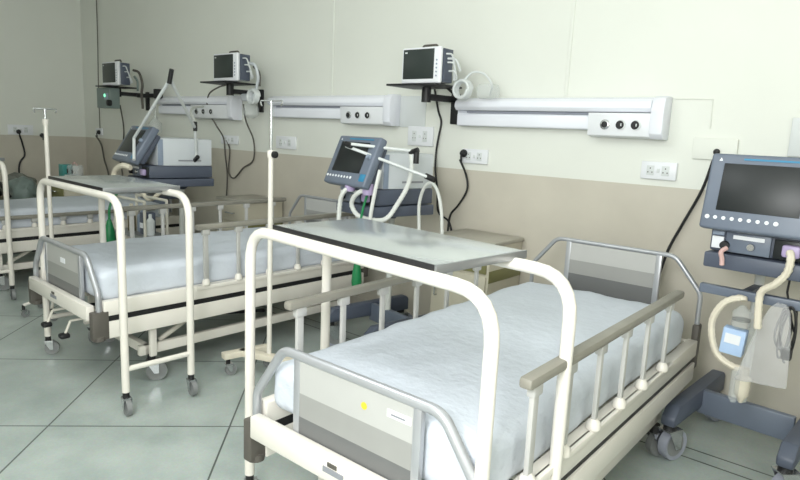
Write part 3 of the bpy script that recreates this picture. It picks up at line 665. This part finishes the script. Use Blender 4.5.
# ------------------------------------------------------------ drip stands
def make_stand(H=1.70, collar=1.40, knob=True):
    S = empty('drip_stand', (0, 0, 0))
    M().cyl((0, 0, .14), (0, 0, collar), .0155, CREAM).build('pole', S)
    M().cyl((0, 0, collar - .02), (0, 0, H), .008, CHROME).build('inner_rod', S)
    M().lathe((0, 0, collar - .03), [(.02, 0), (.022, .01), (.022, .04), (.016, .045)], CREAM).build('collar', S)
    if knob: M().lathe((.015, 0, collar - .01), [(.008, 0), (.02, .012), (.02, .03), (.012, .034)], BLACK, 'X').build('height_knob', S)
    M().tube([(-.09, 0, H - .03), (-.10, 0, H - .015), (-.10, 0, H), (.10, 0, H), (.10, 0, H - .015), (.09, 0, H - .03)], .005, CHROME, .008, 8).build('hook_bar', S)
    return S
iv = make_stand(); iv.location = (-1.125, -1.17, 0)
M().box((-.19, -.21, .115), (-.13, .10, .155), HOSE, .006, rot=(0, 0, -.2)).box((-.20, -.03, .115), (.30, .03, .155), HOSE, .006, rot=(0, 0, .35)).box((.24, -.06, .115), (.30, .26, .155), HOSE, .006, rot=(0, 0, -.2)).build('base', iv)
for x, y in ((-.19, -.17), (-.13, .08), (.27, -.0), (.30, .22)): caster(iv, x, y, .12, .036)
tag(iv, 'slim cream drip stand standing between the middle bed and the nearest bed', 'drip stand', 'drip stands')
iv2 = make_stand(1.61, 1.52, False); iv2.location = (-3.31, -1.60, 0); iv2.rotation_euler.z = .5
for k in range(5):
    a = k * 2 * PI / 5 + .3; f = M().tube([(0, 0, .16), (.22 * math.cos(a), .22 * math.sin(a), .10)], .012, CREAM).build('foot', iv2); caster(iv2, .22 * math.cos(a), .22 * math.sin(a), .1, .03)
tag(iv2, 'drip stand with double hook at the far left behind the left overbed table', 'drip stand', 'drip stands')

# ------------------------------------------------------------ far left clutter
kz = .87
tag(M().box((-5.72, -.62, kz), (-5.60, -.50, kz + .16), TEAL, .01).build('teal_box'), 'small teal box on the far bedside locker', 'box')
sj = empty('suction_unit', (-5.43, -.55, kz))
M().box((-.14, -.07, 0), (.14, .07, .05), OFFW, .01).build('tray', sj)
for x in (-.07, .06): M().lathe((x, 0, .05), [(.055, 0), (.058, .01), (.058, .10), (.05, .115), (.02, .12)], CLEAR).build('jar', sj); M().box((x - .012, -.062, .075), (x + .012, -.055, .12), BLACK, .003).build('scale_mark', sj)
M().tube([(-.07, 0, .165), (-.02, 0, .20), (.06, 0, .165)], .007, PINK, .03, 8).build('tube', sj)
tag(sj, 'clear twin jar suction unit right of the teal box', 'suction unit')
tr = empty('linen_cabinet', (-6.27, -.90, 0))
M().box((-.45, -.25, .55), (.45, .25, .60), BRWN, .01).box((-.42, -.22, .12), (.42, .22, .55), BRWN, .01).build('cabinet', tr)
for x in (-.38, .38):
    for y in (-.18, .18): caster(tr, x, y, .13, .045)
m = M()
for k in range(6): m.box((-.40, -.262, .17 + k * .06), (.40, -.25, .205 + k * .06), CREAMD, .003)
m.build('slatted_front', tr)
tag(tr, 'low brown slatted cabinet by the left wall behind the farthest bed', 'cabinet')
def lump(name, c, s, m, lab, seed):
    t = bmesh.new(); bmesh.ops.create_icosphere(t, subdivisions=4, radius=1)
    for v in t.verts:
        n = noise.noise(v.co * 1.6 + Vector((seed, 0, 0))) * .25 + noise.noise(v.co * 4 + Vector((seed, 5, 0))) * .1
        p = v.co * (1 + n); p.z = max(p.z, -.55); v.co = Vector((c[0] + p.x * s[0], c[1] + p.y * s[1], c[2] + (p.z + .55) * s[2]))
    q = M(); q._merge(t, m, Matrix.Identity(4)); return tag(q.build(name), lab, 'cloth bundle')
lump('blanket_bundle', (-6.30, -.85, .60), (.26, .18, .19), CLOTH, 'crumpled grey blanket on the low brown cabinet', 2)
lump('cloth_bundle', (-5.92, -.92, .60), (.17, .15, .17), PUMPG, 'pale green grey cloth heap right of the grey blanket', 7)
tag(M().smooth_tube([(-6.25, -1.06, .64), (-6.15, -1.12, .80), (-6.0, -1.12, .78), (-5.85, -1.09, .66)], .02, BLACK).build('black_strap'), 'black strap lying over the cloth heaps', 'strap')
